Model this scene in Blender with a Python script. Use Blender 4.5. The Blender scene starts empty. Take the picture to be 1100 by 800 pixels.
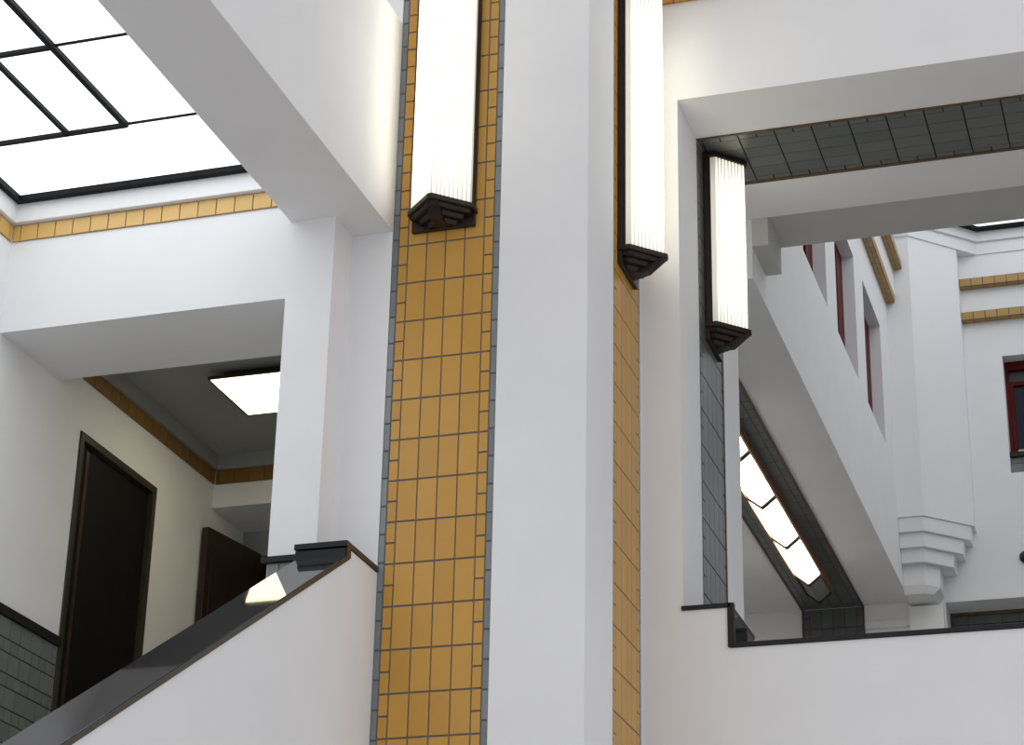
import bpy, bmesh, math, random
from mathutils import Vector, Matrix
random.seed(7)
C = bpy.context.scene.collection
EYE = 1.6                      # eye height above the hall floor; drawing heights below are measured from the eye
BASE = {}

# ------------------------------------------------------------------ materials
def mat(name, base=(.8, .8, .8), rough=.6, metal=0.0, emit=None, estr=0.0, spec=.5):
    m = bpy.data.materials.new(name); m.use_nodes = True
    p = m.node_tree.nodes['Principled BSDF']
    p.inputs['Base Color'].default_value = (*base, 1)
    p.inputs['Roughness'].default_value = rough
    p.inputs['Metallic'].default_value = metal
    p.inputs['Specular IOR Level'].default_value = spec
    if emit:
        p.inputs['Emission Color'].default_value = (*emit, 1)
        p.inputs['Emission Strength'].default_value = estr
    return m

def noise_mat(name, c0, c1, scale=6.0, rough=.6, bump=0.0, bscale=120.0, metal=0.0, spec=.5, detail=4, stretch=None):
    m = mat(name, c0, rough, metal, spec=spec); nt = m.node_tree; p = nt.nodes['Principled BSDF']
    tc = nt.nodes.new('ShaderNodeTexCoord'); n = nt.nodes.new('ShaderNodeTexNoise')
    n.inputs['Scale'].default_value = scale; n.inputs['Detail'].default_value = detail
    src = tc.outputs['Object']
    if stretch:
        mp = nt.nodes.new('ShaderNodeMapping'); mp.inputs['Scale'].default_value = stretch
        nt.links.new(src, mp.inputs['Vector']); src = mp.outputs['Vector']
    r = nt.nodes.new('ShaderNodeValToRGB')
    r.color_ramp.elements[0].position = .3; r.color_ramp.elements[1].position = .7
    r.color_ramp.elements[0].color = (*c0, 1); r.color_ramp.elements[1].color = (*c1, 1)
    nt.links.new(src, n.inputs['Vector']); nt.links.new(n.outputs['Fac'], r.inputs['Fac'])
    nt.links.new(r.outputs['Color'], p.inputs['Base Color'])
    if bump:
        n2 = nt.nodes.new('ShaderNodeTexNoise'); n2.inputs['Scale'].default_value = bscale; n2.inputs['Detail'].default_value = 3
        b = nt.nodes.new('ShaderNodeBump'); b.inputs['Strength'].default_value = bump; b.inputs['Distance'].default_value = .004
        nt.links.new(tc.outputs['Object'], n2.inputs['Vector']); nt.links.new(n2.outputs['Fac'], b.inputs['Height'])
        nt.links.new(b.outputs['Normal'], p.inputs['Normal'])
    return m

def tile_mat(name, c0, c1, rough=.3, spec=.5):
    """glazed tile: each tile its own shade, plus faint cloudy glaze"""
    m = mat(name, c0, rough, spec=spec); nt = m.node_tree; p = nt.nodes['Principled BSDF']
    g = nt.nodes.new('ShaderNodeNewGeometry'); tc = nt.nodes.new('ShaderNodeTexCoord')
    n = nt.nodes.new('ShaderNodeTexNoise'); n.inputs['Scale'].default_value = 14; n.inputs['Detail'].default_value = 5
    nt.links.new(tc.outputs['Object'], n.inputs['Vector'])
    a = nt.nodes.new('ShaderNodeMath'); a.operation = 'MULTIPLY'; a.inputs[1].default_value = .55
    b = nt.nodes.new('ShaderNodeMath'); b.operation = 'MULTIPLY_ADD'; b.inputs[1].default_value = .45
    nt.links.new(g.outputs['Random Per Island'], a.inputs[0])
    nt.links.new(n.outputs['Fac'], b.inputs[0]); nt.links.new(a.outputs[0], b.inputs[2])
    r = nt.nodes.new('ShaderNodeValToRGB')
    r.color_ramp.elements[0].color = (*c0, 1); r.color_ramp.elements[1].color = (*c1, 1)
    nt.links.new(b.outputs[0], r.inputs['Fac']); nt.links.new(r.outputs['Color'], p.inputs['Base Color'])
    return m

def glass_mat(name, col, s0, s1):
    """opal ribbed glass lit from inside: the rib and end brightness come from the mesh's own 'glow' attribute"""
    m = mat(name, (.75, .74, .68), .25); nt = m.node_tree; p = nt.nodes['Principled BSDF']
    at = nt.nodes.new('ShaderNodeAttribute'); at.attribute_name = 'glow'
    mr = nt.nodes.new('ShaderNodeMapRange'); mr.inputs['To Min'].default_value = s0; mr.inputs['To Max'].default_value = s1
    nt.links.new(at.outputs['Fac'], mr.inputs['Value'])
    p.inputs['Emission Color'].default_value = (*col, 1)
    nt.links.new(mr.outputs['Result'], p.inputs['Emission Strength'])
    return m

M = dict(
    plaster=noise_mat('white_plaster', (.80, .80, .815), (.83, .83, .84), 2.5, .75, .12, 260, spec=.2),
    slab=noise_mat('shade_toned_plaster', (.50, .50, .48), (.54, .54, .52), 2.5, .8, .1, 260, spec=.2),  # plaster greyed so the rear beam's shade sits in its colour
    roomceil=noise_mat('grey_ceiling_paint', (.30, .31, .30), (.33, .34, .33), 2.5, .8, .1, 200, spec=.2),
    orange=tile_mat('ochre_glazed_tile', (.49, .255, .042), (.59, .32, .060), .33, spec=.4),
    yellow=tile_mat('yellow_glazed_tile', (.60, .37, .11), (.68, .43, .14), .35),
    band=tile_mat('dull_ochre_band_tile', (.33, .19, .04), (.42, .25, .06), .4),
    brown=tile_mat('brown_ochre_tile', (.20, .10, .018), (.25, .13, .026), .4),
    edge=tile_mat('blue_grey_edge_tile', (.13, .15, .16), (.25, .27, .28), .3),
    grey=tile_mat('dark_grey_tile', (.085, .095, .092), (.135, .145, .14), .3),
    wains=tile_mat('grey_green_wall_tile', (.12, .135, .122), (.17, .185, .168), .35),
    grout=noise_mat('dark_grout', (.10, .10, .105), (.14, .14, .145), 30, .9),
    darkgrout=noise_mat('black_grout', (.012, .011, .01), (.02, .018, .016), 30, .9),
    rust=noise_mat('brown_edge_bead', (.07, .04, .015), (.12, .07, .025), 20, .5),
    stone=noise_mat('polished_black_stone', (.020, .020, .024), (.030, .030, .035), 18, .03, spec=.2),
    stoneedge=noise_mat('black_stone_edge', (.006, .006, .008), (.010, .010, .012), 18, .4, spec=.3),
    bronzeedge=noise_mat('olive_brown_stone_edge', (.035, .028, .015), (.05, .04, .022), 18, .35),
    bronze=noise_mat('dark_bronze', (.022, .014, .010), (.034, .022, .016), 12, .38, .1, 90, metal=.55),
    copper=noise_mat('brown_copper', (.22, .10, .05), (.30, .14, .07), 9, .4, metal=.4),
    steel=noise_mat('black_steel', (.004, .004, .005), (.007, .007, .008), 10, .6, spec=.15),
    wood=noise_mat('dark_brown_wood', (.024, .011, .006), (.034, .016, .009), 4, .35, .05, 60, stretch=(6, 6, .6)),
    blackdoor=noise_mat('near_black_door', (.005, .004, .004), (.009, .006, .005), 4, .6, spec=.15, stretch=(6, 6, .6)),
    frame=noise_mat('olive_bronze_frame', (.028, .025, .014), (.038, .033, .019), 8, .5, spec=.3),
    red=noise_mat('oxblood_paint', (.085, .004, .004), (.11, .006, .005), 5, .55, spec=.15),
    darkglass=noise_mat('dark_window_glass', (.008, .009, .020), (.014, .012, .032), 2, .15, spec=.12),
    courtfloor=noise_mat('dark_court_floor', (.28, .27, .26), (.33, .32, .31), 3, .6),
    redwood=noise_mat('brown_wood_panel', (.06, .03, .018), (.09, .045, .026), 5, .4, stretch=(5, 5, .6)),
    floor=noise_mat('hall_stone_floor', (.52, .50, .485), (.58, .56, .54), 3, .45, .05, 40),
    transom=noise_mat('grey_transom_glass', (.06, .06, .062), (.08, .08, .082), 3, .4, spec=.2),
    cream=mat('painted_reflection', (.6, .55, .38), .6),
    sky1=mat('skylight_glass', (.8, .85, .88), .3, emit=(.93, .98, 1.0), estr=1.7),
    sky2=mat('court_skylight_glass', (.8, .85, .9), .3, emit=(.93, .965, 1.0), estr=1.2),
    panel=mat('lit_panel', (.8, .8, .7), .4, emit=(1.0, .90, .58), estr=5.0),
    shade=glass_mat('lit_opal_glass', (1.0, .94, .74), .16, 5.2),
    shade2=glass_mat('lit_ceiling_glass', (1.0, .94, .76), .4, 10.0),
    unlit=noise_mat('unlit_grey_glass', (.16, .16, .14), (.20, .20, .18), 8, .35),
)

# ------------------------------------------------------------------ mesh builder
class MB:
    def __init__(s): s.bm = bmesh.new()
    def poly(s, pts, mi=0):
        f = s.bm.faces.new([s.bm.verts.new(p) for p in pts]); f.material_index = mi; return f
    def box(s, x0, x1, y0, y1, z0, z1, mi=0):
        return s.prism([(x0, y0), (x1, y0), (x1, y1), (x0, y1)], z0, z1, mi)
    def prism(s, poly, z0, z1, mi=0, top=None):
        """vertical prism of a plan polygon; TOP: another polygon of as many corners at z1"""
        return s.loft([(x, y, z0) for x, y in poly], [(x, y, z1) for x, y in (top or poly)], mi)
    def loft(s, a, b, mi=0):
        va = [s.bm.verts.new(p) for p in a]; vb = [s.bm.verts.new(p) for p in b]; n = len(a)
        fs = [s.bm.faces.new(va), s.bm.faces.new(vb)]
        fs += [s.bm.faces.new((va[i], va[(i + 1) % n], vb[(i + 1) % n], vb[i])) for i in range(n)]
        for f in fs: f.material_index = mi
        return s
    def sect_x(s, poly, x0, x1, mi=0):          # (y,z) outline pulled along x
        return s.loft([(x0, y, z) for y, z in poly], [(x1, y, z) for y, z in poly], mi)
    def sect_y(s, poly, y0, y1, mi=0):          # (x,z) outline pulled along y
        return s.loft([(x, y0, z) for x, z in poly], [(x, y1, z) for x, z in poly], mi)
    def panel(s, plane, w0, w1, us, vs, hole, mi=0):
        """one slab in plane 'x' (u=y), 'y' (u=x) or 'z' (u=x, v=y), cut by grid lines US, VS; HOLE(uc, vc) says which cells are open"""
        P = {'x': lambda u, v, w: (w, u, v), 'y': lambda u, v, w: (u, w, v), 'z': lambda u, v, w: (u, v, w)}[plane]
        us, vs = sorted(set(us)), sorted(set(vs)); nu, nv = len(us) - 1, len(vs) - 1
        on = lambda i, j: 0 <= i < nu and 0 <= j < nv and not hole((us[i] + us[i + 1]) / 2, (vs[j] + vs[j + 1]) / 2)
        vt = {}
        def V(i, j, k):
            if (i, j, k) not in vt: vt[i, j, k] = s.bm.verts.new(P(us[i], vs[j], (w0, w1)[k]))
            return vt[i, j, k]
        F = lambda *q: s.bm.faces.new([V(*c) for c in q])
        for i in range(nu):
            for j in range(nv):
                if not on(i, j): continue
                for k in (0, 1): F((i, j, k), (i + 1, j, k), (i + 1, j + 1, k), (i, j + 1, k)).material_index = mi
                for di, dj, a, b in ((-1, 0, (i, j), (i, j + 1)), (1, 0, (i + 1, j), (i + 1, j + 1)), (0, -1, (i, j), (i + 1, j)), (0, 1, (i, j + 1), (i + 1, j + 1))):
                    if not on(i + di, j + dj): F((*a, 0), (*b, 0), (*b, 1), (*a, 1)).material_index = mi
        return s
    def tiles(s, O, U, V, N, cols, v0, v1, gu=.005, gv=.008, t=.004, mi=0, gi=1):
        """tiles standing t proud of a grout bed; COLS: (u0, u1, tile height, phase, material index)"""
        O, U, V, N = map(Vector, (O, U, V, N)); at = lambda u, v, n: O + U * u + V * v + N * n
        ua, ub = min(c[0] for c in cols), max(c[1] for c in cols)
        s.poly([at(ua, v0, t * .35), at(ub, v0, t * .35), at(ub, v1, t * .35), at(ua, v1, t * .35)], gi)
        for u0, u1, h, ph, m in cols:
            k = math.floor((v0 - ph) / h)
            while ph + k * h < v1 - 1e-4:
                a, b = max(v0, ph + k * h), min(v1, ph + (k + 1) * h); k += 1
                if b - a < gv * 1.5: continue
                p0, p1, q0, q1 = u0 + gu / 2, u1 - gu / 2, a + gv / 2, b - gv / 2
                e = min(.0016, (p1 - p0) * .2, (q1 - q0) * .2)
                lo = [s.bm.verts.new(at(*c, 0)) for c in ((p0, q0), (p1, q0), (p1, q1), (p0, q1))]
                hi = [s.bm.verts.new(at(*c, t)) for c in ((p0 + e, q0 + e), (p1 - e, q0 + e), (p1 - e, q1 - e), (p0 + e, q1 - e))]
                s.bm.faces.new(hi).material_index = m
                for i in range(4): s.bm.faces.new((lo[i], lo[(i + 1) % 4], hi[(i + 1) % 4], hi[i])).material_index = m
        return s
    def build(s, name, mats, parent=None, bevel=0, smooth=False, fix=True, local=False):
        bm = s.bm
        if fix: bmesh.ops.recalc_face_normals(bm, faces=bm.faces)
        me = bpy.data.meshes.new(name); o = bpy.data.objects.new(name, me)
        if local: off = Vector((0, 0, 0))
        elif parent is None:
            cs = [v.co for v in bm.verts]
            lo = Vector([min(c[i] for c in cs) for i in range(3)]); hi = Vector([max(c[i] for c in cs) for i in range(3)])
            off = Vector(((lo.x + hi.x) / 2, (lo.y + hi.y) / 2, lo.z)); o.location = off + Vector((0, 0, EYE)); BASE[name] = off
        else:
            r = parent
            while r.parent: r = r.parent
            off = BASE[r.name]
        if not local: bmesh.ops.translate(bm, verts=bm.verts, vec=-off)
        bm.to_mesh(me); bm.free()
        C.objects.link(o)
        if parent is None: BASE[o.name] = off
        else: o.parent = parent
        for m in (mats if isinstance(mats, (list, tuple)) else [mats]): me.materials.append(m)
        if bevel:
            b = o.modifiers.new('bevel', 'BEVEL'); b.width = bevel; b.segments = 2; b.limit_method = 'ANGLE'; b.angle_limit = math.radians(40)
        if smooth:
            for p in me.polygons: p.use_smooth = True
        return o

def tag(o, label, cat, group=None, kind=None):
    o['label'] = label; o['category'] = cat
    if group: o['group'] = group
    if kind: o['kind'] = kind
    return o
def struct(o, label, cat): return tag(o, label, cat, kind='structure')
def empty(name, loc, rz=0):
    o = bpy.data.objects.new(name, None); C.objects.link(o)
    o.location = Vector(loc) + Vector((0, 0, EYE)); o.rotation_euler.z = rz; BASE[o.name] = Vector(loc); o.empty_display_size = .1
    return o

GROUND = -EYE
ROW = .2285                    # height of a large tile
XS = -3.966                    # plane of stair wall, beam side and tile panel edge
XL = -6.2                      # left wall
YP = 10.0                      # front of the pillar
Y1 = 9.748                     # front of the wall with the left opening
XP = -2.853                    # side of the pillar
YR = 11.153                    # front of the right wall
XO = -2.627                    # jamb of the right opening
XW = -2.517                    # court side of the corridor block
YC = 12.79                     # back of the right wall
YF = 20.05                     # far wall of the court
ZS = 5.035                     # soffit of left opening
ZB = 5.495                     # underside of the beam
ZO = 6.772                     # soffit of the right opening
ZU = 6.34                      # corridor ceiling

# ------------------------------------------------------------------ floors
struct(MB().box(-30, 30, -30, 34, GROUND - .2, GROUND).build('floor', M['floor']), 'stone floor of the hall far below the frame', 'floor')

# ------------------------------------------------------------------ left wall, landing, stair
D0, D1, DZ = 10.741, 11.758, 4.835
wl = MB().panel('x', XL - .2, XL, [5.0, D0 + .03, D1 - .03, 13.3], [GROUND, 2.5, DZ - .03, 5.84], lambda u, v: D0 < u < D1 and 2.5 < v < DZ - .03).build('wall_left', M['plaster'])
struct(wl, 'white side wall with dark doorway beyond the sloping handrail coping', 'wall')
struct(MB().panel('z', 2.3, 2.5, [XL, -4.24, -4.6], [9.6, 13.3, 10.44], lambda u, v: u > -4.6 and v > 10.44).build('floor_landing', M['floor']), 'upper landing floor behind the sloping stair wall', 'floor')
n = 15; pts = [(9.6, 2.3)]
for i in range(n):
    pts += [(9.6 - .28 * i, 2.33 - .17 * i), (9.6 - .28 * (i + 1), 2.33 - .17 * i)]
pts += [(9.6 - .28 * n, 2.33 - .17 * n), (9.6, 2.33 - .17 * n - .2)]
pts = pts[1:]
struct(MB().sect_x(pts, XL, -4.24).build('stairs', M['floor']), 'stone stair flight rising behind the white sloping wall', 'stairs')

# middle wall: lintel over the left opening and the pier beside the tiled pillar
mw = MB()
ux = [XL, -4.47, -4.203]; 
mw.panel('y', Y1, 10.44, [XL, -4.47, -4.203], [GROUND, ZS, ZB, 5.84], lambda u, v: (u < -4.47 and v < ZS) or (u > -4.47 and v > ZB))
mwo = mw.build('wall_middle', M['plaster'])
struct(mwo, 'white wall with rectangular opening under the tiled frieze and skylight', 'wall')
pb = MB().box(-4.203, XS, YP, 10.44, GROUND, 9.2).box(-4.6, -4.2031, 10.06, 10.44, 5.5, 9.2).build('wall_upper', M['plaster'])
struct(pb, 'narrow white wall strip between the pier and the ochre tiled pillar', 'wall')

# big beam running towards the camera
struct(MB().sect_x([(1.0, ZB), (YP, ZB), (YP, 6.835), (1.0, 6.835)], -4.466, XS).build('beam', M['plaster'], bevel=.004), 'large white ceiling beam running to the ochre tiled pillar', 'beam')

# wainscot on the left wall and on the pier
ws = MB()
cols = []
rows = []
v = 3.508
w = MB()
big = True; vt = 3.500
while vt > 2.5:
    h = .114 if big else .073; pitch = .118 if big else .078
    off = random.random() * .05
    c = []; u = 9.70 + off - .1
    while u < D0 - .005:
        a, b = max(u, 9.72), min(u + pitch, D0 - .004); u += pitch
        if b - a > .015: c.append((a, b, h, vt - h, 0))
    w.tiles((XL, 0, 0), (0, 1, 0), (0, 0, 1), (1, 0, 0), c, vt - h, vt, .005, .006, .006)
    vt -= h; big = not big
wo = w.build('trim_1', [M['wains'], M['darkgrout']])
struct(wo, 'grey tiled wainscot with black rail on the wall beside dark doorway', 'wall tiling')
MB().box(XL, XL + .022, 9.72, D0 + .002, 3.500, 3.552).build('rail', M['stoneedge'], wo)
w = MB()
c = [(-4.47 + .004 + i * .0655, -4.47 + .004 + (i + 1) * .0655, .114, 0, 0) for i in range(4)]
w.tiles((0, Y1, 0), (1, 0, 0), (0, 0, 1), (0, -1, 0), c, 2.5, 3.533, .005, .006, .006)
wo = w.build('trim_2', [M['edge'], M['grout']])
struct(wo, 'grey tile patch with black rail at the foot of the white pier', 'wall tiling')
MB().box(-4.493, -4.21, Y1 - .03, Y1, 3.533, 3.563).build('rail', M['stoneedge'], wo)

# ------------------------------------------------------------------ door in the left wall
d1 = empty('door_1', (XL, (D0 + D1) / 2, 2.5)); struct(d1, 'near black door in olive metal frame above the sloping coping', 'door')
fr = MB().panel('x', XL - .19, XL + .012, [D0, D0 + .045, D1 - .045, D1], [2.5, DZ - .05, DZ], lambda u, v: D0 + .045 < u < D1 - .045 and v < DZ - .05).build('door_frame', M['frame'], d1, bevel=.004)
leaf = MB().box(XL - .07, XL - .022, D0 + .05, D1 - .05, 2.505, DZ - .055).build('door_leaf', M['blackdoor'], d1, bevel=.004)
MB().box(XL - .022, XL - .016, D0 + .13, D0 + .17, 2.52, DZ - .08).build('edge_strip', M['wood'], leaf)
for z in (2.75, 3.55, 4.35):
    MB().box(XL - .03, XL - .008, D0 + .047, D0 + .068, z, z + .12).build('hinge', M['steel'], leaf)

# ------------------------------------------------------------------ room behind the left opening
YB = 12.58
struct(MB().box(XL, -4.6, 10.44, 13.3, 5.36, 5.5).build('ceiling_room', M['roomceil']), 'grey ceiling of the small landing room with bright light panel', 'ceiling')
bw = MB().panel('y', YB, 13.10, [XL, -4.6], [4.99, 5.36], lambda u, v: False).build('wall_back', M['plaster'])
struct(bw, 'white lintel over the dark recess at the back of landing', 'wall')
struct(MB().box(-4.6, -4.45, 10.44, 13.3, 2.3, 5.5).build('wall_inner', M['plaster']), 'white inner side wall of the landing room behind the pier', 'wall')
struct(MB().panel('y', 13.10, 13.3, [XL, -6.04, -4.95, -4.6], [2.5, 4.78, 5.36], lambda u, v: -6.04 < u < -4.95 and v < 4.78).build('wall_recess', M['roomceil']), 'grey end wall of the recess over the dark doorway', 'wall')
d2 = empty('door_2', (-5.5, 13.12, 2.5)); struct(d2, 'dark closed door at the end of the landing recess', 'door')
MB().panel('y', 13.06, 13.2, [-6.06, -6.0, -4.99, -4.93], [2.5, 4.72, 4.795], lambda u, v: -6.0 < u < -4.99 and v < 4.72).build('door_frame', M['blackdoor'], d2)
MB().box(-6.0, -4.99, 13.12, 13.17, 2.5, 4.72).build('door_leaf', M['wood'], d2)
d3 = empty('door_3', (-6.18, 12.43, 2.5)); struct(d3, 'brown wooden door leaf standing open against the landing wall', 'door')
p0, p1 = Vector((-6.185, 12.43)), Vector((-6.075, 13.055)); dr = (p1 - p0).normalized(); nr = Vector((dr.y, -dr.x)) * .05
pl = [tuple(p0), tuple(p1), tuple(p1 + nr), tuple(p0 + nr)]
lf = MB().prism(pl, 2.505, 4.80).build('door_leaf', M['wood'], d3, bevel=.003)
q0 = p0 + nr + dr * .05; q1 = p1 + nr - dr * .05; n2 = nr * .16
lf2 = MB()
for z0, z1 in ((2.62, 3.5), (3.6, 4.70)):
    lf2.prism([tuple(q0), tuple(q1), tuple(q1 + n2), tuple(q0 + n2)], z0, z1)
lf2.build('door_panel', M['wood'], lf, bevel=.003)
# ochre frieze round the room
def frieze(name, runs, z0, z1, label, m, pitch=.111, t=.012, g='grout'):
    b = MB()
    for O, U, N, a, e, ph in runs:
        c = []; k = math.floor((a - ph) / pitch)
        while ph + k * pitch < e:
            x, y = max(a, ph + k * pitch), min(e, ph + (k + 1) * pitch); k += 1
            if y - x > .012: c.append((x, y, z1 - z0, z0, 0))
        b.tiles(O, U, (0, 0, 1), N, c, z0, z1, .004, .004, t)
    return struct(b.build(name, [M[m], M[g]]), label, 'tile frieze')
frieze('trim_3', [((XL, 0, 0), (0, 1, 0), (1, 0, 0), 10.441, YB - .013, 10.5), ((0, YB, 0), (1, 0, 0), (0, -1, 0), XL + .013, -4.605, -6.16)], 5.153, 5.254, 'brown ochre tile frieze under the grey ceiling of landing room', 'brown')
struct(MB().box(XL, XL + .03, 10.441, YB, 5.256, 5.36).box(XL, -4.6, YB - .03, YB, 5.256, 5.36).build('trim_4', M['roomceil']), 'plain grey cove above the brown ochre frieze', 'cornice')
# ceiling light panel
cl = empty('ceiling_light', (-5.27, 11.49, 5.28)); tag(cl, 'bright square flat light panel under the grey landing ceiling', 'ceiling light')
MB().panel('z', 5.286, 5.304, [-5.612, -5.60, -4.92, -4.908], [11.188, 11.20, 11.775, 11.787], lambda u, v: -5.6 < u < -4.92 and 11.2 < v < 11.775).box(-5.611, -4.909, 11.189, 11.786, 5.2995, 5.306).box(-5.54, -4.98, 11.26, 11.715, 5.306, 5.36).build('housing', M['frame'], cl)
MB().box(-5.6, -4.92, 11.2, 11.775, 5.285, 5.299).build('diffuser', M['panel'], cl)

# ------------------------------------------------------------------ frieze and skylight over the left opening
frieze('trim_5', [((0, Y1, 0), (1, 0, 0), (0, -1, 0), XL + .013, -4.466, -6.141), ((XL, 0, 0), (0, 1, 0), (1, 0, 0), 5.2, Y1 - .013, 9.70)], 5.598, 5.700, 'yellow tile frieze below the skylight over the left opening', 'yellow')
struct(MB().panel('z', 5.703, 5.84, [XL, XL + .04, -4.466], [5.2, Y1 - .045, Y1], lambda u, v: u > XL + .04 and v < Y1 - .045).build('trim_6', M['plaster'], bevel=.004), 'white ledge between yellow frieze and skylight edge', 'cornice')
sk = empty('window_1', (-5.3, 7.5, 5.8)); struct(sk, 'bright white skylight with black glazing bars beside the big beam', 'skylight')
xa, xb, ya, yb = XL + .045, -4.4665, 5.2, Y1 - .05
MB().panel('z', 5.815, 5.86, [xa, xa + .035, xb], [ya, yb - .045, yb], lambda u, v: u > xa + .035 and v < yb - .045).build('frame', M['steel'], sk)
rows = [(9.07, yb - .045, [xa + .035, xb]), (8.26, 9.07, [xa + .035, -5.505, -5.155, xb]), (7.35, 8.26, [xa + .035, -5.155, xb]), (ya, 7.35, [xa + .035, -5.505, -5.155, xb])]
for y0, y1, xs in rows:
    for a, b in zip(xs, xs[1:]):
        MB().box(a + .004, b - .004, y0 + .004, y1 - .004, 5.845, 5.855).build('pane', M['sky1'], sk)
for y in (9.07, 8.26, 7.35):
    MB().box(xa + .03, -5.155, y - .012, y + .012, 5.822, 5.86).build('glazing_bar', M['steel'], sk)
    MB().box(-5.155, xb, y - .008, y + .008, 5.836, 5.862).build('glazing_bar', M['steel'], sk)
MB().box(-5.171, -5.139, ya, 9.07, 5.818, 5.862).build('glazing_bar', M['steel'], sk)
MB().box(-5.518, -5.492, 8.26, 9.07, 5.822, 5.862).build('glazing_bar', M['steel'], sk)
MB().box(-5.518, -5.492, ya, 7.35, 5.822, 5.862).build('glazing_bar', M['steel'], sk)

# ------------------------------------------------------------------ stair wall with coping
SL = (3.481 - 1.913) / (9.627 - 7.035); zl = lambda y: 1.913 + SL * (y - 7.035)
bal = MB().sect_x([(4.2, zl(4.2)), (9.622, zl(9.622)), (9.622, 3.526), (YP, 3.526), (YP, GROUND), (4.2, GROUND)], -4.215, XS).build('wall_stair', M['plaster'])
struct(bal, 'white sloping stair wall under the black handrail coping', 'wall')
cp = empty('stair_coping', (-4.1, 9.6, 3.5)); tag(cp, 'glossy black stone coping sloping up the white stair wall', 'coping')
t = .032
sl = MB().sect_x([(4.2, zl(4.2)), (9.622, zl(9.622)), (9.622, zl(9.622) + t), (4.2, zl(4.2) + t)], -4.235, XS + .006).build('sloping_slab', M['stone'], cp, bevel=.003)
MB().sect_x([(4.2, zl(4.2) + .001), (9.6225, zl(9.6225) + .001), (9.6225, zl(9.6225) + t - .004), (4.2, zl(4.2) + t - .004)], XS + .006, XS + .008).build('edge', M['bronzeedge'], sl)
MB().box(-4.245, XS + .006, 9.565, YP, 3.529, 3.559).build('level_slab', M['stoneedge'], cp, bevel=.002)
hb = MB().box(-4.232, XS - .002, 9.59, 9.62, 3.44, 3.529).box(-4.24, XS - .002, 9.573, 9.62, 3.478, 3.522).box(-4.228, XS - .002, 9.56, 9.62, 3.44, 3.470)
hb.build('end_block', M['stoneedge'], cp)
MB().box(XS + .006, XS + .008, 9.566, YP, 3.530, 3.557).box(XS + .0045, XS + .0075, 9.575, 9.622, 3.478, 3.531).build('edge', M['bronzeedge'], cp)

# ------------------------------------------------------------------ tiled pillar
XA, XB2 = -3.966, -3.346
pil = MB().prism([(XA, YP + .010), (XB2, YP + .010), (XB2, YP), (XP, YP), (XP, 10.526), (XP - .012, 10.526), (XP - .012, YR + .2), (XA, YR + .2)], GROUND, 9.2).build('pillar', M['plaster'])
struct(pil, 'tall white pillar faced with ochre tile panels and wall lamps', 'pillar')
W = .62
def strip_cols(u0, wd, half, phase, m, em, left=True, right=True, seed=1):
    """edge tile | half tiles | four large tiles | half tiles | edge tile across the width"""
    rnd = random.Random(seed); e = .037; nw = .054
    inner = wd - e * (left + right); big = (inner - 2 * nw) / 4; c = []; u = u0
    if left: c.append((u, u + e, .155, rnd.random() * .1, em)); u += e
    c.append((u, u + nw, half, phase, m)); u += nw
    for i in range(4): c.append((u, u + big, half * 2, phase, m)); u += big
    c.append((u, u + nw, half, phase, m)); u += nw
    if right: c.append((u, u + e, .155, rnd.random() * .1, em))
    return c
tp = MB().tiles((0, YP + .010, 0), (1, 0, 0), (0, 0, 1), (0, -1, 0), strip_cols(XA, W, ROW / 2, 2.655, 0, 1), GROUND + .1, 9.15, .005, .008, .006, gi=2)
tp.build('tile_panel', [M['orange'], M['edge'], M['grout']], pil, fix=False)
tp = MB().tiles((XP - .012, 0, 0), (0, 1, 0), (0, 0, 1), (1, 0, 0), strip_cols(10.526, .612, ROW / 2, 2.655, 0, 1, seed=2), GROUND + .1, 9.15, .004, .006, .006, gi=2)
tp.build('tile_panel', [M['orange'], M['edge'], M['grout']], pil, fix=False)

# ------------------------------------------------------------------ right wall with opening
ZSILL = 3.345
XE = 3.6
rw = MB().panel('y', YR, YC, [XP - .012, XO, -2.37, 2.4, XE], [GROUND, ZSILL, 3.572, ZO, 9.2], lambda u, v: XO < u < 2.4 and v < ZO and (v > 3.572 or (u > -2.37 and v > ZSILL))).build('wall_right', M['plaster'])
struct(rw, 'white wall around the wide opening into the court', 'wall')
G0, G1 = 11.655, 12.262
gp = MB().tiles((XO, 0, 0), (0, 1, 0), (0, 0, 1), (1, 0, 0), strip_cols(G0, G1 - G0, ROW / 2, 3.60, 0, 0, False, False), 3.60, ZO - .006, .0022, .007, .006, gi=1)
gp.build('tile_panel', [M['grey'], M['darkgrout']], rw, fix=False)
gp = MB().tiles((0, 0, ZO), (0, 1, 0), (1, 0, 0), (0, 0, -1), strip_cols(G0, G1 - G0, ROW / 2, XO + .03, 0, 0, False, False), XO + .007, 2.4, .0022, .007, .006, gi=1)
gp.build('tile_panel', [M['grey'], M['darkgrout']], rw, fix=False)
b = MB().box(XO, XO + .010, G1, G1 + .022, 3.6, ZO - .01).box(XO, 2.4, G1, G1 + .03, ZO - .010, ZO).box(XO + .004, 2.4, G0 - .016, G0, ZO - .010, ZO)
b.build('bead', M['rust'], rw)
frieze('trim_7', [((0, YR, 0), (1, 0, 0), (0, -1, 0), XP, XE, -2.75)], 7.455, 7.56, 'ochre tile frieze high on the white wall beside the tall lamp', 'orange', t=.03)

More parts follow.
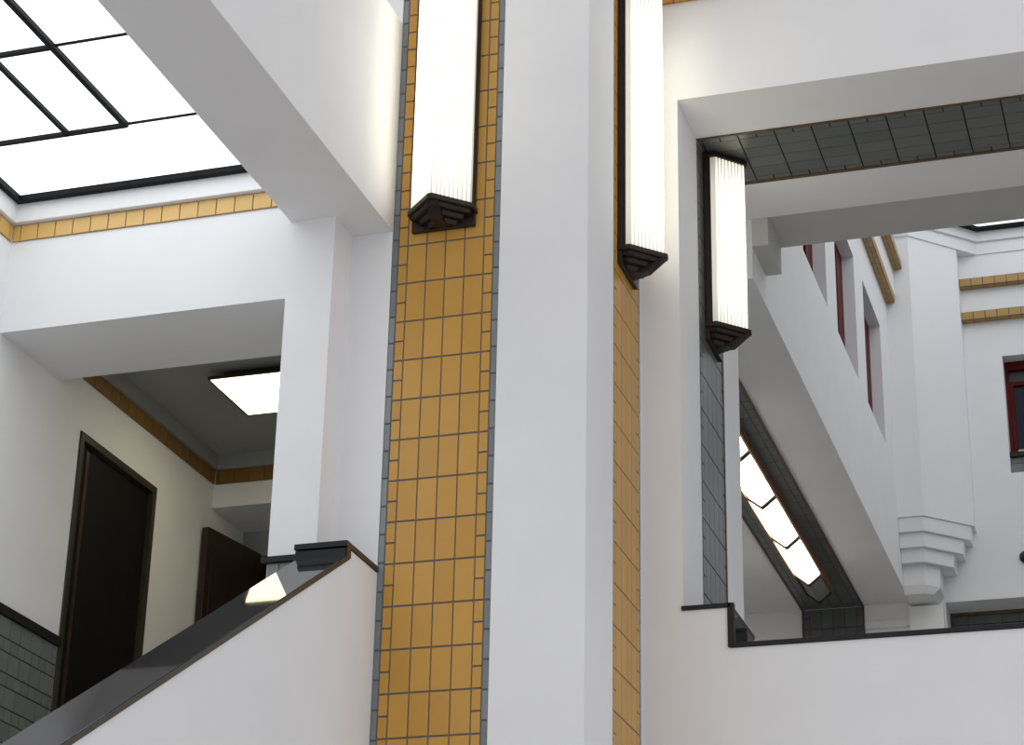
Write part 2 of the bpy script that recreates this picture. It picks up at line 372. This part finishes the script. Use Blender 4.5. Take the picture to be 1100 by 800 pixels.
sc = empty('sill_coping', (-2.5, 11.4, 3.35)); tag(sc, 'black stone coping stepping down along the court opening sill', 'coping')
MB().box(-2.635, -2.362, YR - .012, 11.785, 3.573, 3.597).build('raised_slab', M['stoneedge'], sc, bevel=.002)
MB().box(-2.372, -2.3625, YR - .010, 11.575, 3.372, 3.573).build('upright_slab', M['stone'], sc, bevel=.002)
MB().box(-2.37, -2.364, 11.576, 11.77, 3.372, 3.573).build('side_panel', M['redwood'], sc)
MB().box(-2.381, -2.345, YR - .012, YR + .03, 3.349, 3.597).build('corner_strip', M['stoneedge'], sc, bevel=.002)
MB().box(-2.345, 2.4, YR - .012, 11.8, 3.347, 3.372).build('level_slab', M['stoneedge'], sc, bevel=.002)

# ------------------------------------------------------------------ slab and bracket behind the opening
struct(MB().box(XO - .4, XE, YC + .001, 13.31, 6.80, 9.2).build('beam_rear', M['slab']), 'rear beam underside with painted shade seen through the court opening', 'beam')  # beam and bracket: dim look comes from the darkened plaster tone
struct(MB().box(-2.9, -2.409, YC + .003, 13.255, 6.572, 6.80).build('bracket', M['slab']), 'short bracket with painted shade under the end of rear beam', 'bracket')

# ------------------------------------------------------------------ corridor block with slender windows
wins = [(14.78, 15.83), (16.325, 17.38), (17.87, 18.9)]
WZ0, WZ1 = 7.515, 8.712; DEP = .105
us = [YC + .002, YF] + [q for w_ in wins for q in w_]
cb = MB().panel('x', XW - DEP - .2, XW, us, [ZU, WZ0, WZ1, 10.4], lambda u, v: WZ0 < v < WZ1 and any(a < u < b_ for a, b_ in wins)).build('wall_corridor', M['plaster'])
struct(cb, 'long white court wall with slender deep windows over the corridor', 'wall')
struct(MB().box(XW, XW + .085, 13.32, 19.45, 9.275, 10.0).build('wall_attic', M['plaster']), 'plain upper part of the court wall between the ochre bands', 'wall')
names = ['slender red framed window half hidden by the rear beam', 'slender red framed window in the middle of the court wall', 'slender red framed window next to the corner pier']
for i, (a, b_) in enumerate(wins):
    wn = empty('window_%d' % (i + 2), (XW - DEP, (a + b_) / 2, WZ0)); struct(wn, names[i], 'window')
    MB().panel('x', XW - DEP - .06, XW - DEP, [a, a + .3, b_ - .3, b_], [WZ0, WZ0 + .06, WZ1 - .06, WZ1], lambda u, v: a + .3 < u < b_ - .3 and WZ0 + .06 < v < WZ1 - .06).build('window_frame', M['red'], wn)
    MB().box(XW - DEP - .05, XW - DEP - .03, a + .3, b_ - .3, WZ0 + .06, WZ1 - .06).build('pane', M['darkglass'], wn)

# corridor under it
cc = MB().box(-4.45, XW - DEP - .2, YC + .002, YF, ZU, ZU + .2).build('ceiling_corridor', M['plaster'])
struct(cc, 'pale corridor ceiling with grey tiled band and ceiling lamps', 'ceiling')
gp = MB().tiles((0, 0, ZU), (1, 0, 0), (0, 1, 0), (0, 0, -1), strip_cols(-3.535, .56, .16, 12.9, 0, 0, False, False), 12.85, YF - .01, .0025, .004, .006, gi=1)
gp.build('tile_panel', [M['grey'], M['darkgrout']], cc, fix=False)
MB().box(-3.555, -3.535, 12.85, YF - .01, ZU - .012, ZU).box(-2.975, -2.955, 12.85, YF - .01, ZU - .012, ZU).build('bead', M['rust'], cc)
struct(MB().box(-4.6, -4.45, 13.31, YF, 2.3, ZU + .2).build('wall_passage', M['plaster']), 'white inner wall of the corridor behind the opening', 'wall')
struct(MB().box(-4.45, XE, YC + .01, YF, 2.3, 2.5).build('floor_court', M['courtfloor']), 'floor of the court and corridor below the sill', 'floor')

# far wall with window and low opening
fx = [-4.6, -2.19, -1.50, -0.6, 1.6, XE]
FW = dict(x0=-1.497, x1=-.60, z0=7.555, z1=8.775)
def fhole(u, v):
    return (-2.19 < u < 1.6 and 4.6 < v < 6.315) or (FW['x0'] < u < FW['x1'] and FW['z0'] < v < FW['z1'])
fw = MB().panel('y', YF, YF + .4, [-4.6, -2.19, FW['x0'], FW['x1'], 1.6, XE], [2.3, 4.6, 6.315, FW['z0'], FW['z1'], 10.4], fhole).build('wall_far', M['plaster'])
struct(fw, 'far white court wall with dark window and ochre bands', 'wall')
gp = MB().tiles((0, YF, 0), (1, 0, 0), (0, 0, 1), (0, -1, 0), strip_cols(-3.535, .56, .114, 5.0, 0, 0, False, False), 2.6, ZU - .008, .0025, .005, .006, gi=1)
gp.build('tile_panel', [M['grey'], M['darkgrout']], fw, fix=False)
MB().box(-3.555, -3.535, YF - .012, YF, 2.6, ZU - .01).box(-2.975, -2.955, YF - .012, YF, 2.6, ZU - .01).build('bead', M['rust'], fw)
struct(MB().box(-2.95, XW - .0, YF - .05, YF, 6.10, 6.17).build('trim_8', M['plaster'], bevel=.005), 'small white ledge on the end wall under the corridor ceiling', 'ledge')
# recess lining (dark tile behind the low opening)
rc = MB().tiles((0, YF + .40, 0), (1, 0, 0), (0, 0, 1), (0, -1, 0), [(-2.19 + .16 * i, -2.19 + .16 * (i + 1), .16, 4.6, 0) for i in range(24)], 4.6, 6.315, .004, .006, .006)
rc.box(-2.19, 1.65, YF + .401, YF + .45, 4.6, 6.315, 1)
rco = struct(rc.build('wall_niche', [M['grey'], M['darkgrout']], fix=False), 'dark grey tiled back of the low opening by the sill', 'wall')
MB().box(-2.19, 1.6, YF + .36, YF + .40, 6.285, 6.315).box(-2.19, -2.165, YF + .36, YF + .395, 4.6, 6.285).build('bead', M['rust'], rco)

# window in the far wall
w6 = empty('window_5', (-1.05, YF + .2, FW['z0'])); struct(w6, 'dark blue window with red frame in the far court wall', 'window')
x0, x1, z0, z1 = FW['x0'], FW['x1'], 7.775, FW['z1']
MB().panel('y', YF + .16, YF + .24, [x0, x0 + .03, x1 - .03, x1], [z0, z0 + .025, z1 - .085, z1], lambda u, v: x0 + .03 < u < x1 - .03 and z0 + .025 < v < z1 - .085).build('window_frame', M['red'], w6)
MB().panel('y', YF + .20, YF + .26, [x0 + .03, x0 + .07, x1 - .07, x1 - .03], [z0 + .025, z0 + .05, z1 - .24, z1 - .2], lambda u, v: x0 + .07 < u < x1 - .07 and z0 + .05 < v < z1 - .24).build('sash', M['red'], w6)
MB().box(x0 + .03, x1 - .03, YF + .225, YF + .235, z1 - .2, z1 - .085).build('transom_pane', M['transom'], w6)
MB().box(x0 + .07, x1 - .07, YF + .23, YF + .24, z0 + .05, z1 - .24).build('pane', M['darkglass'], w6)
MB().box(x0 + .07, x1 - .07, YF + .21, YF + .228, z0 + .05, z0 + .09).build('light_reflection', M['cream'], w6)  # pale bar drawn in for light reflected in the pane
MB().box(x0, x1, YF + .02, YF + .24, z0 - .045, z0).build('sill', M['stoneedge'], w6)
ap = MB().tiles((0, YF + .06, 0), (1, 0, 0), (0, 0, 1), (0, -1, 0), [(x0 + .11 * i, min(x1, x0 + .11 * (i + 1)), .11, FW['z0'], 0) for i in range(9) if x0 + .11 * i < x1 - .02], FW['z0'], z0 - .046, .005, .006, .006)
ap.box(x0, x1, YF + .061, YF + .24, FW['z0'], z0 - .046, 1)
ap.build('apron', [M['wains'], M['grout']], w6, fix=False)
rd = MB()
ring = lambda r, y: [(-1.418 + r * math.cos(a * math.tau / 24), y, 6.70 + r * math.sin(a * math.tau / 24)) for a in range(24)]
rd.loft(ring(.058, YF - .02), ring(.058, YF)).loft(ring(.030, YF - .05), ring(.052, YF - .02))
tag(rd.build('wall_vent', M['bronze']), 'small round dark bronze cap on the far court wall', 'wall cap')

# corner pier, corbel
PA, PB, T = (XW - .1, 19.45), (-2.276, 19.45), .42
def pierpoly(d, x=XW):
    """pier plan shrunk by d towards the corner"""
    y0 = 19.45 + .5 * d; bx = PB[0] - .1 * d; cx = PB[0] + T - d
    return [(x, y0), (bx, y0), (cx, y0 + (cx - bx)), (cx, YF), (x, YF)]
struct(MB().prism(pierpoly(0, XW - .1), 6.985, 10.4).build('pier', M['plaster']), 'white chamfered corner pier ending in a stepped corbel', 'pier')
co = empty('corbel', (-2.3, 19.8, 6.3)); tag(co, 'stepped white corbel carrying the chamfered corner pier', 'corbel')
zs = [6.985, 6.842, 6.700, 6.565]
for k in range(3):
    d = (.03, .105, .195)[k]
    MB().prism(pierpoly(d + .012), zs[k + 1], zs[k], top=pierpoly(d)).build('step', M['plaster'], co, bevel=.006)
MB().prism(pierpoly(.335), 6.36, 6.565, top=pierpoly(.33)).build('shaft', M['plaster'], co, bevel=.006)
MB().prism(pierpoly(.40), 6.29, 6.36, top=pierpoly(.335)).build('drop', M['plaster'], co, bevel=.004)
struct(MB().box(XW - .0, -2.20, YF - .12, YF, 2.5, 6.26).build('trim_9', M['plaster']), 'narrow white pilaster below the stepped corbel', 'pilaster')

# ochre bands: front and underside tiled
def band_y(name, y, x0, x1, z, label):
    b = MB().box(x0, x1, y - .08, y, z, z + .085, 1)
    b.tiles((0, y - .08, 0), (1, 0, 0), (0, 0, 1), (0, -1, 0), [(x0 + .115 * i, min(x1, x0 + .115 * (i + 1)), .085, z, 0) for i in range(int((x1 - x0) / .115))], z, z + .085, .006, .004, .005)
    b.tiles((0, 0, z), (1, 0, 0), (0, 1, 0), (0, 0, -1), [(x0 + .115 * i, min(x1, x0 + .115 * (i + 1)), .08, y - .08, 0) for i in range(int((x1 - x0) / .115))], y - .08, y, .006, .004, .005)
    return struct(b.build(name, [M['band'], M['grout']], fix=False), label, 'tile band')
def band_x(name, x, y0, y1, z, label):
    b = MB().box(x, x + .08, y0, y1, z, z + .085, 1); k = int((y1 - y0) / .115)
    b.tiles((x + .08, 0, 0), (0, 1, 0), (0, 0, 1), (1, 0, 0), [(y1 - .115 * (i + 1), y1 - .115 * i, .085, z, 0) for i in range(k)], z, z + .085, .006, .004, .005)
    b.tiles((0, 0, z), (0, 1, 0), (1, 0, 0), (0, 0, -1), [(y1 - .115 * (i + 1), y1 - .115 * i, .04, x, 0) for i in range(k)], x, x + .08, .006, .004, .005)
    return struct(b.build(name, [M['band'], M['grout']], fix=False), label, 'tile band')
band_y('trim_10', YF, PB[0] + T + .002, XE, 9.165, 'lower ochre tile band across the far court wall')
band_y('trim_11', YF, PB[0] + T + .002, XE, 9.53, 'upper ochre tile band across the far court wall')
band_x('trim_12', XW, 13.32, 19.44, 9.19, 'lower ochre tile band above the slender windows')
band_x('trim_13', XW + .085, 13.32, 19.44, 9.545, 'upper ochre tile band above the slender windows')

# stepped cornice and court skylight
def rimpoly(o):
    c = PB[0] + T; yq = YF - o
    # chamfer line runs on until it meets the far wall offset
    bx = PB[0] + o * (math.sqrt(2) - 1); by = 19.45 - o
    return [(max(XW + .085, XW + o), 13.32), (max(XW + .085, XW + o), by), (bx, by), (bx + (yq - by), yq), (XE, yq)]
def rimbody(o, z0, z1, name, m, label, cat):
    return struct(MB().prism(rimpoly(o) + [(XE, YF + .02), (XW - .05, YF + .02), (XW - .05, 13.32)], z0, z1).build(name, M[m]), label, cat)
rimbody(.015, 9.90, 10.03, 'trim_14', 'plaster', 'lower step of the white cornice round the court', 'cornice')
rimbody(.045, 10.03, 10.135, 'trim_15', 'plaster', 'upper step of the white cornice below the court skylight', 'cornice')
cs = empty('window_6', (.5, 17, 10.15)); struct(cs, 'pale blue court skylight in thick black frame', 'skylight')
po, pi = rimpoly(.055), rimpoly(.125)
fm = MB()
for i in range(len(po) - 1):
    fm.prism([po[i], po[i + 1], pi[i + 1], pi[i]], 10.13, 10.17)
fm.build('frame', M['steel'], cs)
MB().prism(pi + [(XE, 13.32)], 10.155, 10.165).build('pane', M['sky2'], cs)
struct(MB().box(XE, XE + .2, YR, YF + .4, GROUND, 10.4).build('wall_court', M['slab']), 'grey side wall closing the court opposite the slender windows', 'wall')  # shade tone reused here to lessen bounce onto the window wall

# ------------------------------------------------------------------ lamps
def glow_attr(o, fn):
    a = o.data.attributes.new('glow', 'FLOAT', 'POINT')
    for i, v in enumerate(o.data.vertices): a.data[i].value = fn(v.co)
def wall_lamp(loc, rz, H, label):
    """prism lamp: bronze back box, ribbed V of opal glass, rimmed caps, stepped foot; faces local -y"""
    r = empty('wall_lamp', loc, rz); tag(r, label, 'wall lamp', 'bronze and ribbed glass wall lamps')
    hw, sd, ap = .1825, .072, .236
    MB().box(-hw, hw, -.026, 0, 0, H).build('back_plate', M['bronze'], r, bevel=.004, local=True)
    MB().panel('y', -.046, -.026, [-hw + .004, -hw + .022, hw - .022, hw - .004], [.085, H - .01], lambda u, v: abs(u) < hw - .022).build('side_rail', M['bronze'], r, local=True)
    # glass
    z0, z1 = .108, H - .038; nr = 9; pr = []
    L = math.hypot(hw - .012, ap - sd - .01)
    for sgn in (-1, 1):
        a, b_ = Vector((-(hw - .012), -sd)), Vector((0, -(ap - .01)))
        nv = Vector((b_.y - a.y, -(b_.x - a.x))).normalized()
        seg = []
        for i in range(nr * 8 + 1):
            s = i / (nr * 8); ph = abs(math.sin(s * nr * math.pi)); p = a.lerp(b_, s) + nv * (.0075 * ph)
            seg.append((p.x, p.y, ph))
        pr += seg if sgn < 0 else [(-x, y, g) for x, y, g in reversed(seg)][1:]
    pr = [(-(hw - .012), -.03, .5)] + pr + [(hw - .012, -.03, .5)]
    zz = [z0, z0 + .03, z0 + .07, z0 + .12, z0 + .18, z0 + .26] ; zz += [z1 - (q - z0) for q in reversed(zz)]
    bm = MB(); grid = [[bm.bm.verts.new((x, y, z)) for x, y, g in pr] for z in zz]
    for j in range(len(zz) - 1):
        for i in range(len(pr) - 1): bm.bm.faces.new((grid[j][i], grid[j][i + 1], grid[j + 1][i + 1], grid[j + 1][i]))
    g = bm.build('glass_shade', M['shade'], r, smooth=True, local=True)
    n_ = len(pr); ga = g.data.attributes.new('glow', 'FLOAT', 'POINT')
    for k in range(len(g.data.vertices)):
        x, y, ph = pr[k % n_]; z = zz[k // n_]
        e = min(1, (z - z0 + .04) / .30, (z1 - z + .04) / .30); e = e * e * (3 - 2 * e)
        s = abs(x) / hw
        ga.data[k].value = (.13 + .87 * e) * (.07 + .93 * max(0, (ph - .45) / .55) ** 1.2) * (1 - .62 * s * s)
    out = lambda k, q=0: [(-hw * k, -q * 0), (-hw * k, -sd * k), (-.012 * k, -ap * k), (.012 * k, -ap * k), (hw * k, -sd * k), (hw * k, 0)]
    ft = MB().prism(out(1.05), .078, .110).build('rim', M['bronze'], r, bevel=.005, local=True)
    st = MB()
    for k, a, b_ in ((.88, .056, .080), (.66, .032, .058), (.44, .008, .034)): st.prism(out(k), a, b_, top=out(k + .06))
    st.build('stepped_foot', M['bronze'], ft, bevel=.003, local=True)
    rb = MB().prism([(-.034, 0), (-.034, -.135), (.034, -.135), (.034, 0)], .004, .078, top=[(-.034, 0), (-.034, -.225), (.034, -.225), (.034, 0)]).build('rib', M['bronze'], ft, bevel=.004, local=True)
    MB().prism(out(1.04), H - .04, H - .008).build('top_cap', M['bronze'], r, bevel=.004, local=True)
    return r
wall_lamp((-3.667, YP + .004, 5.46), 0, 1.87, 'tall ribbed glass wall lamp on the ochre tile panel facing the stair')
wall_lamp((XP - .006, 10.814, 5.46), math.pi / 2, 1.87, 'tall ribbed glass wall lamp on the narrow side panel of the pillar')
wall_lamp((XO + .006, 11.977, 5.475), math.pi / 2, 1.287, 'shorter ribbed glass wall lamp on grey tiles inside the court opening')

def ceiling_lamp(y0, y1, label, lit=True):
    r = empty('ceiling_lamp', (-3.26, (y0 + y1) / 2, ZU - .006)); L = (y1 - y0) / 2
    tag(r, label, 'ceiling lamp', 'row of prism lamps on the corridor ceiling')
    hw = .118
    MB().box(-hw, hw, -L, L, -.045, 0).build('base', M['copper'], r, local=True)
    pf = [(-hw + .004, -.045), (-hw + .012, -.07), (-.006, -.150), (.006, -.150), (hw - .012, -.07), (hw - .004, -.045)]
    b = MB(); N = 8; ys = [-L + .012 + (2 * L - .024) * i / N for i in range(N + 1)]
    g = [[b.bm.verts.new((x, y, z)) for x, z in pf] for y in ys]
    for j in range(N):
        for i in range(len(pf) - 1): b.bm.faces.new((g[j][i], g[j][i + 1], g[j + 1][i + 1], g[j + 1][i]))
    gl = b.build('glass_shade', M['shade2' if lit else 'unlit'], r, local=True)
    if lit:
        at = gl.data.attributes.new('glow', 'FLOAT', 'POINT')
        for k in range(len(gl.data.vertices)):
            e = min(1, (L - abs(ys[k // len(pf)])) / .22 + .15)
            at.data[k].value = (.10 + .90 * e) * (.3, .9, .7, 1.0, .7, .2)[k % 6]
    q = [(x * 1.10, z * 1.10 + .004) for x, z in pf]
    for s in (-1, 1):
        y = s * (L - .016)
        MB().sect_y(q, y - .014, y + .014).build('end_trim', M['bronze'], r, local=True)
    for s in (-1, 1):
        MB().box(s * (hw + .008) - .008, s * (hw + .008) + .008, -L, L, -.08, 0).build('side_strip', M['copper'], r, local=True)
    return r
ends = [14.62, 15.665, 16.70, 17.745, 18.81]
cl_lab = ['lit prism ceiling lamp mostly hidden by the opening jamb', 'lit prism ceiling lamp second along the row from the jamb', 'lit prism ceiling lamp third along the row from the jamb', 'lit prism ceiling lamp touching the dark unlit end piece']
for i in range(4): ceiling_lamp(ends[i], ends[i + 1], cl_lab[i])
ceiling_lamp(18.81, 19.36, 'short unlit grey end piece of the corridor lamp row', False)

# ------------------------------------------------------------------ light
w = bpy.data.worlds.new('world'); bpy.context.scene.world = w; w.use_nodes = True
bg = w.node_tree.nodes['Background']; bg.inputs['Color'].default_value = (.945, .955, .975, 1); bg.inputs['Strength'].default_value = .93
# daylight from the hall's roof lights, high behind the camera
def area(name, loc, rot, sx, sy, e, col):
    l = bpy.data.lights.new(name, 'AREA'); l.shape = 'RECTANGLE'; l.size = sx; l.size_y = sy; l.energy = e; l.color = col
    o = bpy.data.objects.new(name, l); o.location = loc; o.rotation_euler = rot; C.objects.link(o); return o

# ------------------------------------------------------------------ camera
def rot(a, ax): return Matrix.Rotation(a, 3, ax)
R = rot(.3150522, 'Z') @ rot(.4099489, 'X') @ rot(-.0219980, 'Y')
right, fwd, up = R.col[0], R.col[1], R.col[2]
cam = bpy.data.cameras.new('camera'); co_ = bpy.data.objects.new('camera', cam); C.objects.link(co_)
m = Matrix((right, up, -fwd)).transposed().to_4x4(); m.translation = (0, 0, EYE); co_.matrix_world = m
cam.sensor_width = 36; cam.sensor_fit = 'HORIZONTAL'; cam.lens = 2350.646 / 1100 * 36; cam.clip_end = 200
s = bpy.context.scene; s.camera = co_
s.view_settings.view_transform = 'Standard'; s.view_settings.look = 'None'; s.view_settings.exposure = 0
s.cycles.use_denoising = True
s.cycles.max_bounces = 10; s.cycles.diffuse_bounces = 6
